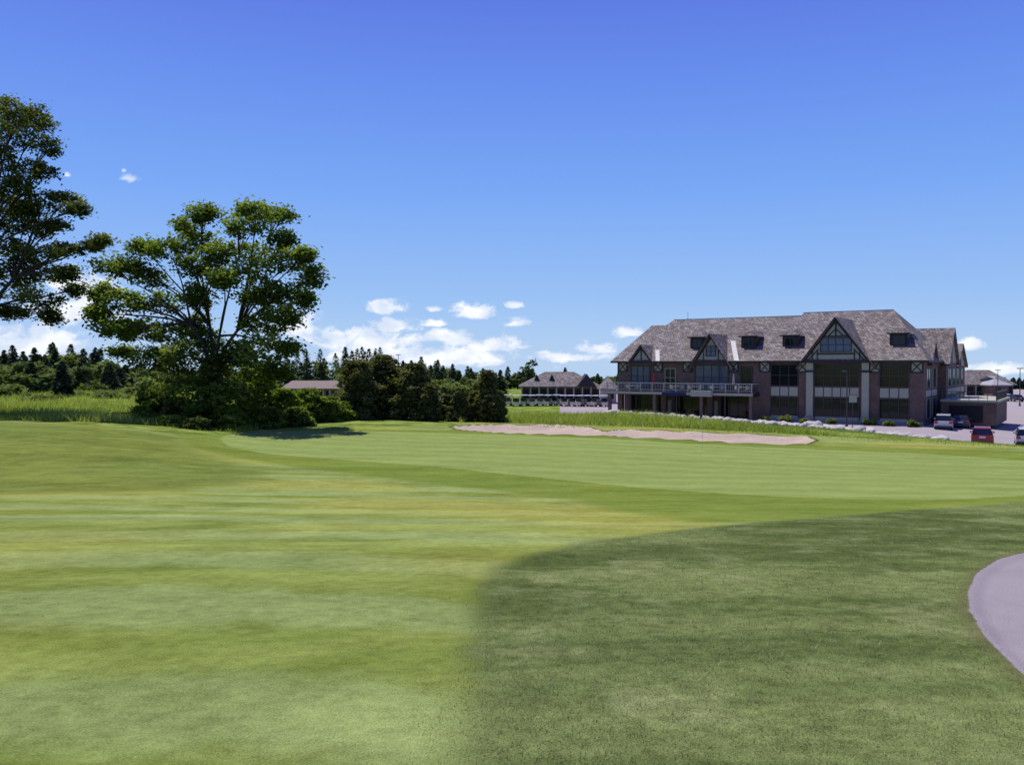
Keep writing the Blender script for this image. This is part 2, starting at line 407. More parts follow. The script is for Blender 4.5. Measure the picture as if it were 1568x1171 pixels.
prof_y=[500,515,526,533,520,526,542,562,558,545,534,528,522,545,544,550,558,566,560,562,568,572,574,578,582,586,570,560]
for row,(d,dy,step) in enumerate([(230,0,12),(205,8,13),(180,20,16),(160,30,20)]):
    px=-500
    while px<2300:
        px+=step*random.uniform(.5,1.6)
        dd=d+random.uniform(-14,14)
        if px<260: dd*=.72
        elif px<300: dd*=.85
        if 770<px<950:
            if row==3: continue
            dd=260+row*14
        if px>1430:
            if row==3: continue
            dd=260+row*12
        if 950<=px<=1430: 
            if row: continue
            dd=240
        if row==3 and px<340: continue
        if row>=2 and 425<px<530: continue
        if px<200 and random.random()<.22: continue
        con = random.random()<((.78 if row<2 else .45) if not 770<px<950 else .35)
        if row==3: con=random.random()<.2
        top=np.interp(px,prof_x,prof_y)+dy*.8+(random.uniform(-5,14) if con else random.uniform(6,18))
        x,y=atd(px,dd); g=h1(x,y); z=EYE-(top-HY)/F*dd; h=max(3.5,z-g)
        if con: far_conifer(x,y,g,h,h*.25+.7,random.uniform(.1,.55))
        else: far_round(x,y,g,h*.97,h*.36+1.2,random.uniform(.4,1.0))
for px,top,d,t_ in [(30,576,112,.5),(75,575,115,.6),(15,594,104,.9),(150,586,122,.7),(235,572,100,.9),(205,594,108,1.),(110,606,104,1.),(-60,570,105,.6),(-120,575,110,.7),(168,602,98,1.),(58,610,90,.95)]:
    x,y=atd(px,d); g=h1(x,y); far_round(x,y,g-.3,EYE-(top-HY)/F*d-g+.3,1.8,t_)
x,y=atd(95,100); far_conifer(x,y,h1(x,y),4.2,1.3,.3)
x,y=atd(814,215); far_round(x,y,-5.4,10,3.4,.4)
x,y=atd(725,150); far_round(x,y,-5.4,5.2,3.2,.9)
e=empty('distant_tree_line')
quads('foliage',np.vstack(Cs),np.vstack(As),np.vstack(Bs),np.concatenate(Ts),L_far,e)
tb.obj('trunks',e)

# ------------------------------------------------------------ grass blades
def blades(name,X,Y,h,w,lean,tone,m,z0=None):
    n=len(X); Z=H(X,Y) if z0 is None else z0
    C=np.column_stack([X,Y,Z-.004]); an=rng.uniform(0,2*math.pi,n)
    hh=h*rng.uniform(.5,1.3,n); A=np.column_stack([rng.normal(0,lean,n)*hh,rng.normal(0,lean,n)*hh,hh])
    B=np.column_stack([np.cos(an),np.sin(an),0*an])*(w*rng.uniform(.6,1.3,n))[:,None]
    return quads(name,C,A,B,tone,m,None,True)
def sector(n,r0,r1,a0,a1,pw=0):
    r=np.exp(rng.uniform(math.log(r0),math.log(r1),n)); a=np.radians(rng.uniform(a0,a1,n))
    return r*np.sin(a),r*np.cos(a),r
X,Y,R=sector(520000,2.8,26,-36,38)
dr=sdf(PW['rough'],X,Y); dp=sdf(PW['path'],X,Y)
patch=np.sin(X*1.1+Y*.6+np.sin(Y*1.7))*np.sin(Y*.9-X*.5)
k=(dr+.12*np.sin(X*7+Y*3)*np.sin(Y*5)>rng.uniform(-.22,.18,len(X)))&(dp<-.02)&(rng.uniform(0,1,len(X))<.62+.35*patch)
tn=.38+.18*patch[k]+rng.normal(0,.2,k.sum()); tn=np.where(rng.uniform(0,1,k.sum())<.06,.98,tn)
blades('rough_grass',X[k],Y[k],.048,.0024*(1+R[k]*.2),.75,np.clip(tn,0,1),L_grs)
X,Y,R=sector(330000,2.8,13,-36,20)
dr=sdf(PW['rough'],X,Y); k=(dr<.0)&(rng.uniform(0,1,len(X))<1.25-R/13)
patch=np.sin(X*.8+Y*.9+np.sin(Y*1.3))*np.sin(Y*1.4-X*.4)
blades('fairway_grass',X[k],Y[k],.013,.0016*(1+R[k]*.22),.9,np.clip(.48+.14*patch[k]+rng.normal(0,.24,k.sum()),0,1),L_fwy)
def sc2(n,xr,yr): return rng.uniform(*xr,n),rng.uniform(*yr,n)
X,Y=sc2(280000,(-80,22),(56,130))
ms=meadow_sd(X,Y); az=np.arctan2(X,Y); pn=np.sin(X*.45+np.sin(Y*.3)*2)*np.sin(Y*.35+X*.12)
k=(ms>.4)&((az<-.27)|(az>-.06))&(lot_sd(X,Y)<-1)&((ms<rng.exponential(16,len(X))+2))
blades('meadow_grass',X[k],Y[k],(.48+.25*pn[k]),.034,.55,np.clip(.55+.3*pn[k]+rng.normal(0,.2,k.sum()),0,1),L_tal)

# ------------------------------------------------------------ building materials
def shingle_mat():
    m,nt=mat('cedar_shingles'); o=OBJ(nt); sx=N(nt,'ShaderNodeSeparateXYZ'); nt.links.new(o,sx.inputs[0])
    cb=N(nt,'ShaderNodeCombineXYZ'); nt.links.new(M(nt,'ADD',sx.outputs[0],sx.outputs[1]),cb.inputs[0]); nt.links.new(M(nt,'MULTIPLY',sx.outputs[2],1.7),cb.inputs[1])
    b=N(nt,'ShaderNodeTexBrick'); nt.links.new(cb.outputs[0],b.inputs['Vector'])
    b.inputs['Scale'].default_value=1; b.inputs['Brick Width'].default_value=.34; b.inputs['Row Height'].default_value=.42; b.inputs['Mortar Size'].default_value=.03
    b.inputs['Color1'].default_value=(.10,.085,.080,1); b.inputs['Color2'].default_value=(.32,.28,.265,1); b.inputs['Mortar'].default_value=(.05,.042,.04,1)
    n=NOISE(nt,o,.5,4,.7); n2=NOISE(nt,o,2.2,3,.75)
    c=MIX(nt,MR(nt,n,.40,.62,0,.75),b.outputs[0],(.115,.088,.078)); c=MIX(nt,MR(nt,n2,.52,.66,0,.6),c,(.37,.335,.315))
    OUT(nt,BSDF(nt,c,.85,.2,bump=b.outputs[1],bs=.5,bd=.03)); return m
def brick_mat():
    m,nt=mat('brick'); o=OBJ(nt); sx=N(nt,'ShaderNodeSeparateXYZ'); nt.links.new(o,sx.inputs[0])
    cb=N(nt,'ShaderNodeCombineXYZ'); nt.links.new(M(nt,'ADD',sx.outputs[0],sx.outputs[1]),cb.inputs[0]); nt.links.new(sx.outputs[2],cb.inputs[1])
    b=N(nt,'ShaderNodeTexBrick'); nt.links.new(cb.outputs[0],b.inputs['Vector'])
    b.inputs['Scale'].default_value=1; b.inputs['Brick Width'].default_value=.3; b.inputs['Row Height'].default_value=.1; b.inputs['Mortar Size'].default_value=.012
    b.inputs['Color1'].default_value=(.110,.066,.052,1); b.inputs['Color2'].default_value=(.185,.108,.084,1); b.inputs['Mortar'].default_value=(.17,.14,.125,1)
    c=MIX(nt,MR(nt,NOISE(nt,o,.8,4),.4,.7,0,.4),b.outputs[0],(.08,.055,.045))
    OUT(nt,BSDF(nt,c,.85,.2)); return m
ROOF=shingle_mat(); BRICK=brick_mat()
STUC=simple('stucco',(.33,.34,.27),.85,.2,.12,2); TIMB=simple('dark_timber',(.028,.026,.026),.6,.3,.3,4)
CREAM=simple('cream_panel',(.36,.36,.27),.7,.2,.08,2); RAIL=simple('rail_paint',(.36,.36,.31),.6,.3,.05)
CONC=simple('concrete',(.30,.27,.25),.85,.2,.12,1.5); DARKIN=simple('dark_interior',(.03,.028,.028),.8,.1)
FRAME=simple('window_frame',(.05,.05,.05),.5,.3); WHT=simple('white_paint',(.75,.75,.73),.5,.3,.05)
METAL=simple('dark_metal',(.03,.03,.035),.4,.5); PALE=simple('pale_roof_strip',(.50,.48,.48),.7,.3,.15)
def glass_mat(n,c,r=.06,sp=.5):
    m,nt=mat(n); v=OBJ(nt); ns=NOISE(nt,v,.7,2)
    OUT(nt,BSDF(nt,MIX(nt,ns,c,tuple(x*1.8 for x in c)),r,sp,bump=NOISE(nt,v,.6,2),bs=.05,bd=.1)); return m
GLASS=glass_mat('window_glass',(.008,.009,.011),sp=.35)
SKYG=glass_mat('window_glass_sky_tint',(.045,.065,.10))  # blue sky reflection put into the glass base colour

# ------------------------------------------------------------ clubhouse
club=empty('clubhouse',(14.8,122,-5.4),-math.radians(34))
wl=MB(); rf=MB(); wn=MB(); tr=MB(); bl=MB()
wl.box(0,20,2.2,19.8,0,3.45,BRICK)
wl.box(0,20,0,19.9,3.45,7.55,BRICK)
wl.box(20.002,39.3,0,20,0,7.5,BRICK)
for s in (0,6.6,13.2,19.3): wl.box(s,s+.7,.05,.75,0,3.44,BRICK)
wl.box(0,20,.004,.3,3.0,3.44,TIMB)
wl.box(28,40.0,20.01,31,0,7.0,BRICK)
wl.box(39.305,40.2,11,20.4,0,7.45,BRICK)
wl.box(20.5,39.35,-.06,-.002,0,.5,CONC)
def window(s0,s1,h0,h1,nx=2,ny=1,y=0,g=None,fm=None,fw=.09):
    g=g or GLASS; fm=fm or FRAME
    wn.box(s0,s1,y-.03,y-.004,h0,h1,g)
    for a in (s0-fw,s1): wn.box(a,a+fw,y-.12,y-.001,h0-fw,h1+fw,fm)
    for b in (h0-fw,h1): wn.box(s0+.001,s1-.001,y-.115,y-.001,b,b+fw,fm)
    for i in range(1,nx):
        q=s0+(s1-s0)*i/nx; wn.box(q-fw*.4,q+fw*.4,y-.10,y-.0301,h0+.001,h1-.001,fm)
    for j in range(1,ny):
        q=h0+(h1-h0)*j/ny; wn.box(s0+.002,s1-.002,y-.09,y-.0302,q-fw*.4,q+fw*.4,fm)
def bay(s0,s1,n):
    window(s0,s1,4.55,7.1,n,2)
    wn.box(s0,s1,-.08,-.004,3.25,4.35,CREAM)
    for i in range(1,n): 
        q=s0+(s1-s0)*i/n; wn.box(q-.05,q+.05,-.11,-.081,3.25,4.35,FRAME)
    window(s0,s1,.9,3.05,n,1)
    wn.box(s0,s1,-.07,-.004,.45,.78,CREAM)
bay(21.7,25.0,3); bay(34.6,37.7,3)
bay(27.1,32.2,5)
for s in (26.1,32.6):
    wl.box(s,s+.8,-.35,-.001,0,7.45,CREAM); wl.box(s-.12,s+.92,-.42,-.352,0,.9,CONC); tr.box(s-.1,s+.9,-.45,-.353,6.2,6.45,TIMB)
def panel(s0,s1,h0=6.25,h1=7.5,x=True):
    tr.box(s0,s1,-.06,-.003,h0,h1,STUC)
    for a in (s0-.1,s1-.02): tr.box(a,a+.12,-.14,-.002,h0-.1,h1,TIMB)
    tr.box(s0,s1,-.13,-.061,h0-.1,h0+.05,TIMB)
    if x:
        tr.beam((s0,-.062,h0),(s1,-.062,h1),.11,.05,TIMB); tr.beam((s0,-.063,h1),(s1,-.063,h0),.11,.045,TIMB)
for s in (.3,5.6,9.9,16.2,20.3,25.0,33.5,38.0): panel(s,s+1.15)
window(2.2,4.9,4.2,6.9,3,2,g=SKYG,fm=FRAME); window(7.3,8.7,4.2,6.6,2,2,fm=CREAM,g=GLASS)
window(11.6,16.0,4.0,7.0,4,2,g=SKYG); window(17.8,19.2,4.2,6.8,2,1)
for s0,s1,n in [(1.2,5.9,4),(7.8,12.6,4),(14.4,18.8,4)]: window(s0,s1,.3,2.8,n,1,y=2.2)
wn.box(19.995,19.999,.3,2,.2,2.9,DARKIN)
for s in (6.3,13.0): wn.box(s,s+.9,2.05,2.19,0,2.3,CREAM)
bl.box(-.3,20.2,-2.7,-.003,3.15,3.55,TIMB)
bl.box(-.34,20.24,-2.75,-2.701,3.2,3.52,CREAM)
bl.box(12.2,15.0,-3.3,-2.752,3.05,3.8,CREAM)
for s in (-.1,3.2,6.6,9.9,13.2,16.5,19.7):
    w_=.38 if s in(-.1,6.6,13.2,19.7) else .18
    bl.box(s,s+w_,-2.6,-2.6+w_,0,3.149,BRICK if w_>.3 else TIMB)
for k in range(0,13):
    s=-.25+k*20.3/12; bl.box(s-.06,s+.06,-2.66,-2.54,3.551,4.72,RAIL)
bl.box(-.3,20.2,-2.65,-2.55,4.65,4.76,RAIL); bl.box(-.3,20.2,-2.64,-2.56,3.75,3.82,RAIL)
s=-.2
while s<20.1: bl.box(s-.015,s+.015,-2.615,-2.585,3.821,4.649,RAIL); s+=.24
for s in (-.25,20.1): bl.box(s,s+.06,-2.54,-.01,4.66,4.75,RAIL)
BLUE=simple('blue_banner',(.015,.03,.09),.7,.2); bl.box(8.0,11.4,-2.79,-2.752,3.1,3.5,BLUE)
def hip(s0,s1,t0,t1,h0,h1,r0,r1,m=ROOF,th=.22):
    tm=(t0+t1)/2
    vs=[(s0,t0,h0),(s1,t0,h0),(s1,t1,h0),(s0,t1,h0),(r0,tm,h1),(r1,tm,h1)]
    fs=[(0,1,5,4),(1,2,5),(2,3,4,5),(3,0,4)]
    rf.add(vs,fs,m)
    lo=[(x,y,z-th) for x,y,z in vs[:4]]
    rf.add(vs[:4]+lo,[(0,4,5,1),(1,5,6,2),(2,6,7,3),(3,7,4,0),(4,7,6,5)],TIMB)
hip(-.7,25,-.8,20.8,7.62,13.75,4.2,22.5)
hip(-.69,9,-.79,20.79,7.615,13.0,.6,7)
hip(21.2,39.95,-.82,20.82,7.63,14.15,22.9,34.2)
for s0,s1,h in ((4.2,22.6,13.75),(22.9,34.2,14.15)): rf.box(s0,s1,9.88,10.12,h-.06,h+.05,PALE)
def gable(sc,hw,h0,hp,y0,y1,face=STUC,ov=.35,timb=True,th=.2,wnd=None):
    k=(hp-h0)/hw; e=hw+ov; he=h0-k*ov
    vs=[(sc-e,y0-ov,he),(sc,y0-ov,hp),(sc+e,y0-ov,he),(sc-e,y1,he),(sc,y1,hp),(sc+e,y1,he)]
    up=[(x,y,z+th) for x,y,z in vs]
    rf.add(vs+up,[(6,7,10,9),(7,8,11,10),(0,3,4,1),(1,4,5,2)],ROOF)
    rf.add(vs+up,[(0,1,7,6),(1,2,8,7),(0,6,9,3),(2,5,11,8)],TIMB)
    tr.add([(sc-hw,y0,h0),(sc+hw,y0,h0),(sc,y0,hp-.02),(sc-hw,y0+.3,h0),(sc+hw,y0+.3,h0),(sc,y0+.3,hp-.02)],[(0,1,2),(3,5,4),(0,3,4,1)],face)
    if timb:
        tr.beam((sc-hw,y0-.002,h0+.1),(sc+hw,y0-.002,h0+.1),.28,.1,TIMB)
        tr.beam((sc-hw+.1,y0-.003,h0+.05),(sc,y0-.003,hp-.2),.3,.08,TIMB); tr.beam((sc+hw-.1,y0-.004,h0+.05),(sc,y0-.004,hp-.2),.3,.08,TIMB)
gable(29.65,4.0,7.4,12.7,-.55,9,ov=.6)
y=-.55
window(27.9,31.4,8.75,10.3,4,2,y=y-.01,g=SKYG)
tr.beam((29.65,y-.005,10.6),(29.65,y-.005,12.3),.16,.09,TIMB)
tr.beam((27.4,y-.006,8.45),(31.9,y-.006,8.45),.18,.09,TIMB); tr.beam((28.0,y-.006,10.55),(31.3,y-.006,10.55),.16,.09,TIMB)
tr.beam((28.8,y-.007,10.6),(29.6,y-.007,11.4),.12,.08,TIMB); tr.beam((30.5,y-.007,10.6),(29.7,y-.007,11.4),.12,.08,TIMB)
for s in (26.9,27.5,31.8,32.4): tr.beam((s,y-.008,7.5),(s,y-.008,8.8),.12,.07,TIMB)
tr.beam((26.3,y-.009,7.6),(27.6,y-.009,9.0),.12,.07,TIMB); tr.beam((33.0,y-.009,7.6),(31.7,y-.009,9.0),.12,.07,TIMB)
tr.box(28.0,29.2,y-.03,y-.011,7.7,8.3,STUC)
gable(13.9,2.3,7.5,11.0,-.5,8,ov=.75); y=-.5
window(13.3,14.5,8.3,9.5,2,2,y=y-.01,g=SKYG)
for s in (12.9,14.9): tr.beam((s,y-.008,7.6),(s,y-.008,9.3),.12,.07,TIMB)
gable(3.9,1.7,7.5,9.7,-.5,6,ov=.4)
tr.beam((3.9,-.51,7.6),(3.9,-.51,9.4),.14,.07,TIMB)
def strip(a,b,w):
    a=Vector(a);b=Vector(b); rf.add([a,b,b+Vector((w,0,-.02)),a+Vector((w,0,-.02))],[(0,1,2,3)],PALE)
def rz(t): return 7.62+(t+.8)/10.8*6.13+.03
strip((6.15,-.75,rz(-.75)),(4.9,1.9,rz(1.9)),.6); strip((17.1,-.75,rz(-.75)),(14.9,4.0,rz(4.0)),.65)  # pale strips laid on the roof along the right of two gables
def dormer(sc,t=2.2,w=1.0,h=1.75):
    zb=rz(t)-.3
    wl.box(sc-w,sc+w,t,t+4,zb,zb+h,TIMB)
    window(sc-w*.6,sc+w*.6,zb+.5,zb+h-.25,2,1,y=t)
    p=[(sc-w-.25,t-.3,zb+h),(sc+w+.25,t-.3,zb+h),(sc+w+.25,t+4.5,zb+h),(sc-w-.25,t+4.5,zb+h),(sc-w*.45,t+.4,zb+h+.75),(sc+w*.45,t+.4,zb+h+.75),(sc+w*.45,t+5,zb+h+.75),(sc-w*.45,t+5,zb+h+.75)]
    rf.add(p,[(0,1,5,4),(1,2,6,5),(3,0,4,7),(4,5,6,7),(0,3,2,1)],ROOF)
    rf.box(sc-w-.28,sc+w+.28,t-.33,t-.302,zb+h-.05,zb+h+.12,TIMB)
for s in (10.9,18.0,23.4,36.2): dormer(s)
def sgable(tc,hw,h0,hp,s0,s1,ov=.4,th=.2):
    k=(hp-h0)/hw; e=hw+ov; he=h0-k*ov
    vs=[(s1+ov,tc-e,he),(s1+ov,tc,hp),(s1+ov,tc+e,he),(s0,tc-e,he),(s0,tc,hp),(s0,tc+e,he)]
    up=[(x,y,z+th) for x,y,z in vs]
    rf.add(vs+up,[(6,7,10,9),(7,8,11,10),(0,3,4,1),(1,4,5,2)],ROOF)
    rf.add(vs+up,[(0,1,7,6),(1,2,8,7),(0,6,9,3),(2,5,11,8)],TIMB)
    tr.add([(s1,tc-hw,h0),(s1,tc+hw,h0),(s1,tc,hp-.02),(s1-.3,tc-hw,h0),(s1-.3,tc+hw,h0),(s1-.3,tc,hp-.02)],[(0,1,2),(3,5,4)],STUC)
    tr.box(s1+.002,s1+.08,tc-.1,tc+.1,h0,hp-.2,TIMB)
sgable(15.7,4.6,7.4,11.7,30,40.2)
sgable(26,4.8,7.0,9.9,28.5,40.0)
sgable(5.5,2.4,7.4,9.8,32,39.4)
for t0,t1 in ((2,4.5),(6.5,9),(12.5,15),(16.5,19),(22,24.5),(26.5,29)):
    sx=39.3 if t0<10 else (40.2 if t0<20 else 40.0)
    for a,b in ((.9,3.0),(4.5,6.6)):
        wn.box(sx+.003,sx+.03,t0,t1,a,b,GLASS); wn.box(sx+.003,sx+.09,t0-.12,t0-.001,a-.1,b+.1,CREAM); wn.box(sx+.003,sx+.09,t1+.001,t1+.12,a-.1,b+.1,CREAM)
        wn.box(sx+.031,sx+.07,(t0+t1)/2-.05,(t0+t1)/2+.05,a,b,FRAME)
    wn.box(sx+.002,sx+.06,t0-.6,t1+.6,3.4,4.1,CREAM)
wl.box(40.3,46.2,6,19.5,0,2.7,BRICK); wl.box(40.25,46.4,5.8,19.7,2.701,2.95,CREAM)
wl.box(41.2,44.8,5.93,5.998,.3,2.3,DARKIN)
for k in range(14):
    bl.box(46.1,46.2,6+k,6.08+k,2.951,3.9,METAL)
for k in range(7): bl.box(40.4+k*.96,40.46+k*.96,5.9,5.98,2.951,3.9,METAL)
bl.box(40.3,46.25,5.9,5.98,3.901,3.97,METAL); bl.box(46.1,46.2,5.981,19.5,3.901,3.97,METAL)
rf.box(5.75,5.95,11,11.2,12.5,13.9,METAL); rf.box(5.83,5.87,11.08,11.12,13.901,14.9,METAL)
wl.obj('walls',club); rf.obj('roof',club); wn.obj('windows',club); tr.obj('timber_trim',club); bl.obj('balcony',club)

def clubw(s,t,h=0):
    th=math.radians(34); return (14.8+s*math.cos(th)+t*math.sin(th),122-s*math.sin(th)+t*math.cos(th),-5.4+h)
RED=simple('red_fabric',(.35,.03,.03),.8,.2); FAB=simple('tan_fabric',(.45,.42,.35),.8,.2)
def umbrella(name,s,t,h,colr):
    e=empty(name,clubw(s,t,h)); b=MB()
    b.tube([(0,0,0),(0,0,2.6)],[.03,.03],METAL,6); b.tube([(0,0,1.0),(0,0,1.3),(0,0,2.1),(0,0,2.5)],[.06,.18,.12,.03],colr,8); b.tube([(0,0,0),(0,0,.08)],[.28,.28],METAL,10)
    b.obj('parasol',e)
umbrella('patio_umbrella',6.2,-1.3,3.55,RED); umbrella('patio_umbrella',17.2,-1.2,3.55,FAB)
def ptable(s,t,h):
    e=empty('patio_table',clubw(s,t,h),random.random()); b=MB()
    b.tube([(0,0,.70),(0,0,.75)],[.5,.5],FAB,14); b.tube([(0,0,0),(0,0,.70)],[.05,.04],METAL,6)
    for k in range(4):
        a=k*math.pi/2; cx,cy=math.cos(a)*.85,math.sin(a)*.85
        b.box(cx-.22,cx+.22,cy-.22,cy+.22,.42,.46,FAB); 
        bx_,by_=cx+math.cos(a)*.24,cy+math.sin(a)*.24
        b.box(bx_-.03-.2*abs(math.sin(a)),bx_+.03+.2*abs(math.sin(a)),by_-.03-.2*abs(math.cos(a)),by_+.03+.2*abs(math.cos(a)),.461,.9,FAB)
        for ex,ey in ((-.2,-.2),(.2,-.2),(-.2,.2),(.2,.2)): b.box(cx+ex-.02,cx+ex+.02,cy+ey-.02,cy+ey+.02,0,.419,METAL)
    b.obj('table_and_chairs',e)
for s in (9.5,12.2,15,18.6,3): ptable(s,-1.4,3.551)

# ------------------------------------------------------------ rocks along the lot
bm=bmesh.new()
for i in range(190):
    px=925+ (1450-925)*(i/189)
    rr=(px-784)/F; u=84.2+random.uniform(-.7,.7); d=u/(.559*rr+.829); x,y=rr*d,d
    s=random.uniform(.20,.45)*(1.5 if random.random()<.25 and px>1230 else 1)
    r=bmesh.ops.create_icosphere(bm,subdivisions=2,radius=s)
    ang=random.random()*6; sc=Vector((random.uniform(.8,1.8),random.uniform(.7,1.2),random.uniform(.5,.85)))
    z=h1(x,y)
    for v in r['verts']:
        c=v.co.copy(); c*=1+.22*math.sin(c.x*9/s*.3+i)*math.cos(c.y*7/s*.3+i*2)
        c=Vector((c.x*sc.x,c.y*sc.y,c.z*sc.z)); c.rotate(Matrix.Rotation(ang,3,'Z')); v.co=c+Vector((x,y,z+s*.4))
me=bpy.data.meshes.new('landscape_rocks'); bm.to_mesh(me); bm.free()
me.materials.append(simple('limestone',(.45,.41,.38),.9,.2,.45,1.3,bs=.5)); link(bpy.data.objects.new('landscape_rocks',me))

X=rng.uniform(-4,62,80000); u=rng.uniform(56,83,80000); Y=(u-.559*X)/.829
k=(rng.uniform(0,1,len(X))<np.where(u>74,.8,.35))
pn=np.sin(X*.7)*np.sin(u*.5+X*.2)
blades('berm_grass',X[k],Y[k],np.where(u[k]>74,.18+.08*pn[k],.12),.024,.5,np.clip(.30+.2*pn[k]+rng.normal(0,.2,k.sum()),0,1),L_tal)

# ------------------------------------------------------------ flagstick
fx,fy=W(1076,690); fz=h1(fx,fy)
e=empty('golf_flagstick',(fx,fy,fz)); b=MB()
b.tube([(0,0,0),(0,0,2.0)],[.007,.005],FAB,8)
vs=[];fs=[]
for i in range(9):
    for j in range(6): vs.append((-.008-.12*i/8,.06*math.sin(i*.9)*i/8,1.98-.18*j/5-.14*i/8))
for i in range(8):
    for j in range(5): fs.append((i*6+j,(i+1)*6+j,(i+1)*6+j+1,i*6+j+1))
b.add(vs,fs,simple('flag_blue',(.02,.03,.12),.8,.2)); b.obj('stick_and_flag',e)

# ------------------------------------------------------------ lamps / poles
def lamp(name,x,y,h,double=False,g=None):
    g=h1(x,y) if g is None else g
    e=empty(name,(x,y,g)); b=MB()
    b.tube([(0,0,0),(0,0,.5),(0,0,.52),(0,0,h)],[.16,.16,.09,.06],METAL,8)
    b.box(-.55,.0,-.12,.12,h-.02,h+.12,METAL); b.box(-.5,-.15,-.09,.09,h-.04,h-.021,WHT)
    if double: b.box(.001,.55,-.12,.12,h-.02,h+.12,METAL)
    b.obj('pole_and_head',e)
x,y=atd(1297,96); lamp('street_lamp',x,y,6.4)
for px,d,h in [(1562,150,6.5),(610,200,9.5),(1528,190,6)]:
    x,y=atd(px,d); lamp('street_lamp',x,y,h,True)
x,y=atd(1306,95); e=empty('notice_sign',(x,y,h1(x,y))); b=MB(); b.tube([(0,0,0),(0,0,3.9)],[.04,.04],METAL,6); b.box(-.42,.42,-.08,-.045,3.0,3.8,CREAM); b.box(-.47,.47,-.044,-.03,2.95,3.85,METAL); b.obj('board',e)

# ------------------------------------------------------------ vehicles
TYRE=simple('tyre',(.02,.02,.02),.8,.2); CGL=glass_mat('car_glass',(.01,.012,.015),.04)
TAIL=simple('tail_light',(.45,.02,.02),.3,.5); PLATE=simple('plate',(.6,.6,.6),.5,.3)
def paint(n,c):
    m,nt=mat(n); v=OBJ(nt)
    b=N(nt,'ShaderNodeBsdfPrincipled'); setin(nt,b.inputs['Base Color'],MIX(nt,NOISE(nt,v,2,2),c,tuple(x*.85 for x in c)))
    b.inputs['Roughness'].default_value=.3; b.inputs['Coat Weight'].default_value=.6; b.inputs['Coat Roughness'].default_value=.06
    OUT(nt,b.outputs[0]); return m
def car(name,x,y,rz_,col,kind='sedan',g=None):
    g=h1(x,y) if g is None else g
    e=empty(name,(x,y,g),rz_)
    if kind=='suv': gh=[(-2.18,1.03),(-1.98,1.62),(-1.7,1.70),(.35,1.70),(.75,1.58),(1.35,1.05)]; body=[(-2.25,.35),(-2.28,.75),(-2.2,1.04),(1.3,1.06),(2.1,.92),(2.28,.7),(2.28,.35)]
    else: gh=[(-1.75,.93),(-1.25,1.36),(-.9,1.43),(.1,1.43),(.45,1.35),(1.15,.93)]; body=[(-2.2,.32),(-2.24,.62),(-2.15,.92),(-1.7,.96),(1.1,.95),(2.0,.80),(2.2,.6),(2.2,.32)]
    w=.91
    b=MB(); n=len(body)
    def ring(y,ins): return [(px_*(1-ins*.03),y,pz if pz<.9 else pz-ins*.05) for px_,pz in body]
    sec=[(-w,1.0),(-w+.08,0),(w-.08,0),(w,1.0)]
    vs=[]; 
    for yy,ins in sec: vs+=ring(yy,ins)
    fs=[tuple(range(n))[::-1],tuple(3*n+k for k in range(n))]
    for a in range(3):
        for k in range(n): fs.append((a*n+k,a*n+(k+1)%n,(a+1)*n+(k+1)%n,(a+1)*n+k))
    b.add(vs,fs,col)
    b.obj('body',e,False,.05)
    b=MB(); m=len(gh); zt=gh[2][1]; zb=gh[0][1]
    def inset(z): return (w-.06)-(z-zb)/(zt-zb)*.2
    vs=[(p,-inset(z),z) for p,z in gh]+[(p,inset(z),z) for p,z in gh]
    fs=[tuple(range(m)),tuple(m+k for k in range(m))[::-1]]
    for k in range(m-1): fs.append((k,k+1,m+k+1,m+k))
    b.add(vs,fs,CGL)
    r=gh[1:5]
    b.add([(p,-inset(z)-.012,z+.015) for p,z in r]+[(p,inset(z)+.012,z+.015) for p,z in r],[(0,1,5,4),(1,2,6,5),(2,3,7,6)],col)
    for sgn in (-1,1):
        for p0,p1 in ((0,1),(5,4)):
            a=gh[p0];c=gh[p1]; dx=.09
            b.add([(a[0]-dx,sgn*(inset(a[1])+.012),a[1]),(a[0]+dx,sgn*(inset(a[1])+.012),a[1]),(c[0]+dx,sgn*(inset(c[1])+.012),c[1]),(c[0]-dx,sgn*(inset(c[1])+.012),c[1])],[(0,1,2,3)],col)
        b.box(-.35,-.25,sgn*(w-.1)-.03,sgn*(w-.1)+.03,zb,zb+.3,col)
        b.box(.85,1.05,sgn*w-.12 if sgn<0 else w-.02,sgn*w+.02 if sgn<0 else w+.12,zb+.02,zb+.17,col)
    b.obj('cabin',e)
    b=MB()
    for wx in (-1.38,1.38):
        for sgn in (-1,1):
            b.tube([(wx,sgn*(w-.20),.33),(wx,sgn*(w+.015),.33)],[.33,.33],TYRE,18)
            b.tube([(wx,sgn*(w+.016),.33),(wx,sgn*(w+.03),.33)],[.2,.18],PLATE,12)
    b.obj('wheels',e)
    b=MB(); xb=body[1][0]; zl=.78 if kind!='suv' else .88
    for sgn in (-1,1):
        b.box(xb-.02,xb+.12,sgn*.72-.17,sgn*.72+.17,zl-.13,zl+.12,TAIL); b.box(2.0,2.24,sgn*.68-.16,sgn*.68+.16,.62,.76,PLATE)
    b.box(xb-.035,xb+.01,-.26,.26,zl-.1,zl+.06,PLATE); b.box(xb-.04,xb+.1,-.85,.85,.36,.5,METAL)
    b.obj('lights_and_plate',e)
RD=paint('red_paint',(.26,.012,.02)); SV=paint('silver_paint',(.45,.46,.48)); DK=paint('dark_paint',(.02,.022,.03)); WP=paint('white_car_paint',(.7,.7,.7)); BP=paint('blue_car_paint',(.06,.1,.22))
x,y=atd(1505,81); car('parked_car',x,y,math.radians(62),RD,'suv')
x,y=atd(1572,83); car('parked_car',x,y,math.radians(62),SV,'suv')
x,y=atd(1446,97); car('parked_suv',x,y,math.radians(62),SV,'suv')
x,y=atd(1472,101); car('parked_car',x,y,math.radians(62),DK)
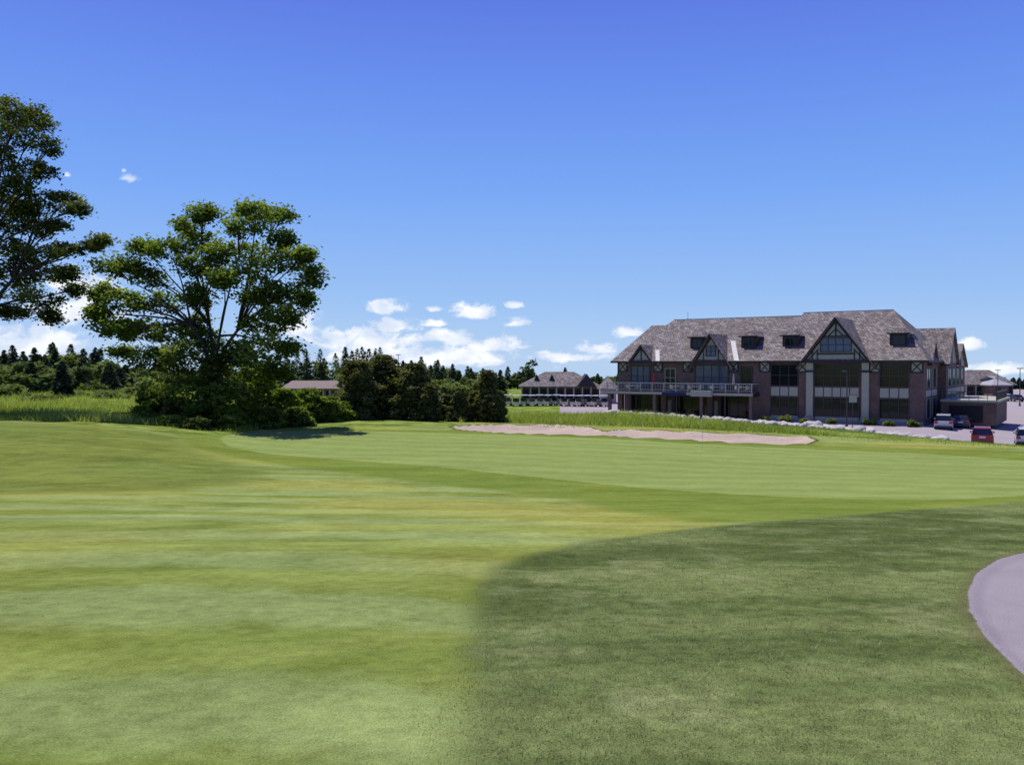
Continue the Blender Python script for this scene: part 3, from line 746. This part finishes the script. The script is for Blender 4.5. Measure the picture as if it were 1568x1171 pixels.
for px,d,c in [(672,150,WP),(684,152,SV),(660,155,DK),(172,190,SV),(188,192,WP),(203,191,DK),(218,194,BP),(1553,170,DK),(1540,172,WP)]:
    x,y=atd(px,d); car('parked_car',x,y,math.radians(random.uniform(20,160)),c,random.choice(['suv','sedan']))
CB=paint('cart_paint',(.6,.58,.5)); CR=simple('cart_roof',(.72,.72,.68),.5,.3,.05)
def cart(x,y,rz_,g):
    e=empty('golf_cart',(x,y,g),rz_); b=MB()
    b.box(-1.15,-.25,-.58,.58,.35,.78,CB); b.box(.55,1.2,-.5,.5,.3,.82,CB); b.box(-.249,.549,-.56,.56,.28,.36,METAL)
    b.box(-.55,.1,-.55,.55,.781,.88,FAB); b.box(-.68,-.56,-.55,.55,.881,1.25,FAB)
    b.box(-1.0,.75,-.6,.6,1.84,1.96,CR)
    for a,c in ((-.85,-.9),(.8,.6)):
        for sg in (-.54,.54): b.tube([(a,sg,.78),(c,sg,1.86)],[.025,.025],METAL,5)
    for a in (-.78,.85):
        for sg in (-1,1): b.tube([(a,sg*.42,.23),(a,sg*.60,.23)],[.23,.23],TYRE,12)
    b.box(.62,.66,-.48,.48,.9,1.5,CGL); b.box(-1.35,-1.151,-.4,.4,.5,1.2,DK)
    b.obj('cart_body',e,False)
for i in range(13):
    px=778+i*12.2; x,y=atd(px,150+random.uniform(-2,2)); cart(x,y,math.radians(-90+random.uniform(-35,35)),h1(x,y))

# ------------------------------------------------------------ other buildings
def small_building(name,px0,px1,d,zb,hw,hr,wallm,roofm,dep=9,hipi=3,arches=0,rot=0):
    x0,_=atd(px0,d); x1,_=atd(px1,d); Lh=(x1-x0)
    e=empty(name,(x0,d,zb),rot); b=MB()
    b.box(0,Lh,0,dep,0,hw,wallm)
    vs=[(-.6,-.7,hw),(Lh+.6,-.7,hw),(Lh+.6,dep+.7,hw),(-.6,dep+.7,hw),(hipi,dep/2,hr),(Lh-hipi,dep/2,hr)]
    b.add(vs+[(v[0],v[1],v[2]-.2) for v in vs[:4]],[(0,1,5,4),(1,2,5),(2,3,4,5),(3,0,4),(0,6,7,1),(1,7,8,2),(3,9,6,0),(2,8,9,3),(6,9,8,7)],roofm)
    if arches:
        w=Lh/arches
        for k in range(arches):
            b.box(k*w+.35,(k+1)*w-.35,-.04,-.003,.1,hw*.78,DARKIN)
            b.box(k*w-.12,k*w+.12,-.6,-.35,0,hw-.21,CREAM)
    else:
        k=.8
        while k<Lh-1.5: b.box(k,k+1.1,-.04,-.003,.9,hw*.8,GLASS); k+=2.4
    b.obj('walls_and_roof',e); return e
cb_=small_building('cart_barn',799,918,182,-5.4,2.7,5.7,BRICK,ROOF,10,5,9)
b=MB(); b.add([(11.5,-1.5,2.75),(15.5,-1.5,2.75),(13.5,-1.5,5.3),(11.5,5,2.75),(15.5,5,2.75),(13.5,5,5.3)],[(0,1,2),(0,2,5,3),(1,4,5,2)],TIMB); 
for s in (3.2,6.4): b.add([(s-.6,1.5,4.0),(s+.6,1.5,4.0),(s,1.5,5.2),(s,4.5,5.2)],[(0,1,2),(0,2,3),(1,3,2)],TIMB)
b.obj('gables',cb_)
small_building('long_shed',436,516,150,-4.2,1.9,3.2,simple('tan_wall',(.40,.26,.17),.8),simple('brown_roof',(.20,.15,.13),.8),6,.5,8)
small_building('stone_cottage',924,944,160,-5.4,2.8,5.0,simple('pale_wall',(.38,.37,.33),.8),ROOF,6,1.2)
small_building('brick_house',1478,1552,205,-5.4,2.6,6.0,BRICK,ROOF,10,3,5)
small_building('farm_house',1520,1545,200,-5.4,2.6,4.6,BRICK,simple('grey_roof',(.3,.29,.31),.8),8,3)
for (s,t,w) in [(2,-6,.7),(5,-6.5,.6),(21.5,-2,.6),(24,-1.8,.7),(33.8,-1.8,.7),(38.5,-2,.6),(11,-6,.5),(29.5,-2,.5),(8,-5.5,.6),(15.5,-6,.6),(36,-2,.5),(26.5,-2.2,.5)]:
    x,y,z=clubw(s,t)
    e=empty('garden_shrub',(x,y,h1(x,y))); C,T=clump_cloud([(0,0,w*.7,w,w,w*.6),(w*.5,0,w*.5,w*.6,w*.6,w*.4),(-w*.5,0,w*.5,w*.6,w*.6,w*.4)],12,34,.2,.1)
    C[:,2]=np.maximum(C[:,2],.02); A,B=leaves_axes(len(C),.1); quads('foliage',C,A,B,T,L_dec,e)
    b=MB(); [b.tube([(0,0,0),(math.cos(k)*w*.5,math.sin(k)*w*.5,w*.8)],[.03,.01],bark,4) for k in range(5)]; b.obj('stems',e)
b=MB()
for k in range(14):
    s=30+k*2.7
    p=[clubw(s,-12),clubw(s+.12,-12),clubw(s+.12,-6.8),clubw(s,-6.8)]
    vs=[(q[0],q[1],h1(q[0],q[1])+.012) for q in p]; b.add(vs,[(0,1,2,3)],WHT)
b.obj('parking_lines')

# ------------------------------------------------------------ world: sky + clouds
SUN_EL=66; SUN_AZ=-45
w=bpy.data.worlds.new('World'); S.world=w; w.use_nodes=True; nt=w.node_tree; nt.nodes.clear()
def make_base():
    sky=N(nt,'ShaderNodeTexSky',sky_type='NISHITA'); sky.sun_disc=False; sky.sun_elevation=math.radians(SUN_EL); sky.sun_rotation=math.radians(SUN_AZ)
    sky.altitude=200; sky.air_density=1.0; sky.dust_density=.3; sky.ozone_density=1.5
    rp=N(nt,'ShaderNodeValToRGB'); cr=rp.color_ramp
    nt.links.new(MR(nt,el,0,math.radians(45),0,1,False),rp.inputs[0])
    stops=[(0,(.44,.64,.93)),(.10,(.30,.52,.94)),(.25,(.180,.385,.95)),(.40,(.125,.265,.89)),(.55,(.092,.155,.77)),(1,(.06,.10,.55))]
    cr.elements[0].position=0; cr.elements[0].color=(*stops[0][1],1); cr.elements[1].position=1; cr.elements[1].color=(*stops[-1][1],1)
    for p,c in stops[1:-1]:
        q=cr.elements.new(p); q.color=(*c,1)
    sc=N(nt,'ShaderNodeVectorMath',operation='SCALE'); nt.links.new(rp.outputs[0],sc.inputs[0]); sc.inputs['Scale'].default_value=10.
    return MIX(nt,.87,sky.outputs[0],sc.outputs[0])
tc=N(nt,'ShaderNodeTexCoord'); sx=N(nt,'ShaderNodeSeparateXYZ'); nt.links.new(tc.outputs['Generated'],sx.inputs[0])
el=M(nt,'ARCSINE',sx.outputs[2])
base=make_base()
bgA=N(nt,'ShaderNodeBackground'); bgA.inputs[1].default_value=.10; nt.links.new(base,bgA.inputs[0])
az=M(nt,'ARCTAN2',sx.outputs[0],sx.outputs[1])
CL=[(597,474,44,15),(722,480,44,17),(668,474,17,8),(788,468,20,8),(795,495,26,12),(664,496,26,9),(598,502,56,18),(560,525,110,30),(690,520,60,20),(755,530,60,20),(455,500,56,34),(640,550,190,28),(870,548,80,13),(910,536,40,14),(962,511,30,13),(1485,530,26,16),(1515,568,60,18),(110,478,90,44),(50,530,130,40),(128,440,60,44),(200,275,26,14),(192,262,9,12),(105,270,12,10),(-200,480,150,60),(1750,560,100,30)]
nv=N(nt,'ShaderNodeCombineXYZ'); nt.links.new(az,nv.inputs[0]); nt.links.new(M(nt,'MULTIPLY',el,1.5),nv.inputs[1])
n1=NOISE(nt,nv.outputs[0],30,5,.66,.4); n2=NOISE(nt,nv.outputs[0],26,3,.5)
fld=None
for (px,py,ww,hh) in CL:
    a=math.atan((px-784)/F); e0=math.atan((HY-py)/F*math.cos(a)); wa=ww/F*math.cos(a)**2; ha=hh/F*math.cos(a)
    da=M(nt,'DIVIDE',M(nt,'SUBTRACT',az,a),wa); de=M(nt,'SUBTRACT',el,e0)
    de=M(nt,'DIVIDE',M(nt,'MAXIMUM',de,M(nt,'MULTIPLY',de,-1.7)),ha)
    q=M(nt,'SUBTRACT',1.0,M(nt,'SQRT',M(nt,'ADD',M(nt,'MULTIPLY',da,da),M(nt,'MULTIPLY',de,de))))
    if px in (200,192,105): q=M(nt,'SUBTRACT',q,.45)
    fld=q if fld is None else M(nt,'MAXIMUM',fld,q)
dens=M(nt,'ADD',fld,M(nt,'MULTIPLY',M(nt,'SUBTRACT',n1,.52),3.0))
al=MR(nt,dens,-.05,.62,0,.96)
cc=MIX(nt,MR(nt,n2,.35,.65),(7.0,7.9,9.6),(10.2,10.4,10.8))
base2=make_base()
col=MIX(nt,al,base2,cc)
bgB=N(nt,'ShaderNodeBackground'); bgB.inputs[1].default_value=.10; nt.links.new(col,bgB.inputs[0])
fac=M(nt,'MULTIPLY',M(nt,'LESS_THAN',el,.26),M(nt,'MULTIPLY',M(nt,'GREATER_THAN',el,-.06),M(nt,'GREATER_THAN',sx.outputs[1],0.)))
ms_=N(nt,'ShaderNodeMixShader'); nt.links.new(fac,ms_.inputs[0]); nt.links.new(bgA.outputs[0],ms_.inputs[1]); nt.links.new(bgB.outputs[0],ms_.inputs[2])
wo=N(nt,'ShaderNodeOutputWorld'); nt.links.new(ms_.outputs[0],wo.inputs[0])
w.cycles.sampling_method='MANUAL'; w.cycles.sample_map_resolution=128
sd=bpy.data.lights.new('sun','SUN'); sd.energy=4.9; sd.angle=math.radians(.5); sd.color=(1,.96,.88)
so=bpy.data.objects.new('sun',sd); link(so)
a,e_=math.radians(SUN_AZ),math.radians(SUN_EL)
so.rotation_euler=Vector((math.sin(a)*math.cos(e_),math.cos(a)*math.cos(e_),math.sin(e_))).to_track_quat('Z','Y').to_euler()

# ------------------------------------------------------------ camera
cd=bpy.data.cameras.new('camera'); cd.sensor_width=36; cd.lens=F/1568*36; cd.clip_end=12000; cd.clip_start=.05
co=bpy.data.objects.new('camera',cd); link(co); co.location=(0,0,EYE)
co.rotation_euler=(math.radians(90)-math.atan((585.5-HY)/F),0,0); S.camera=co
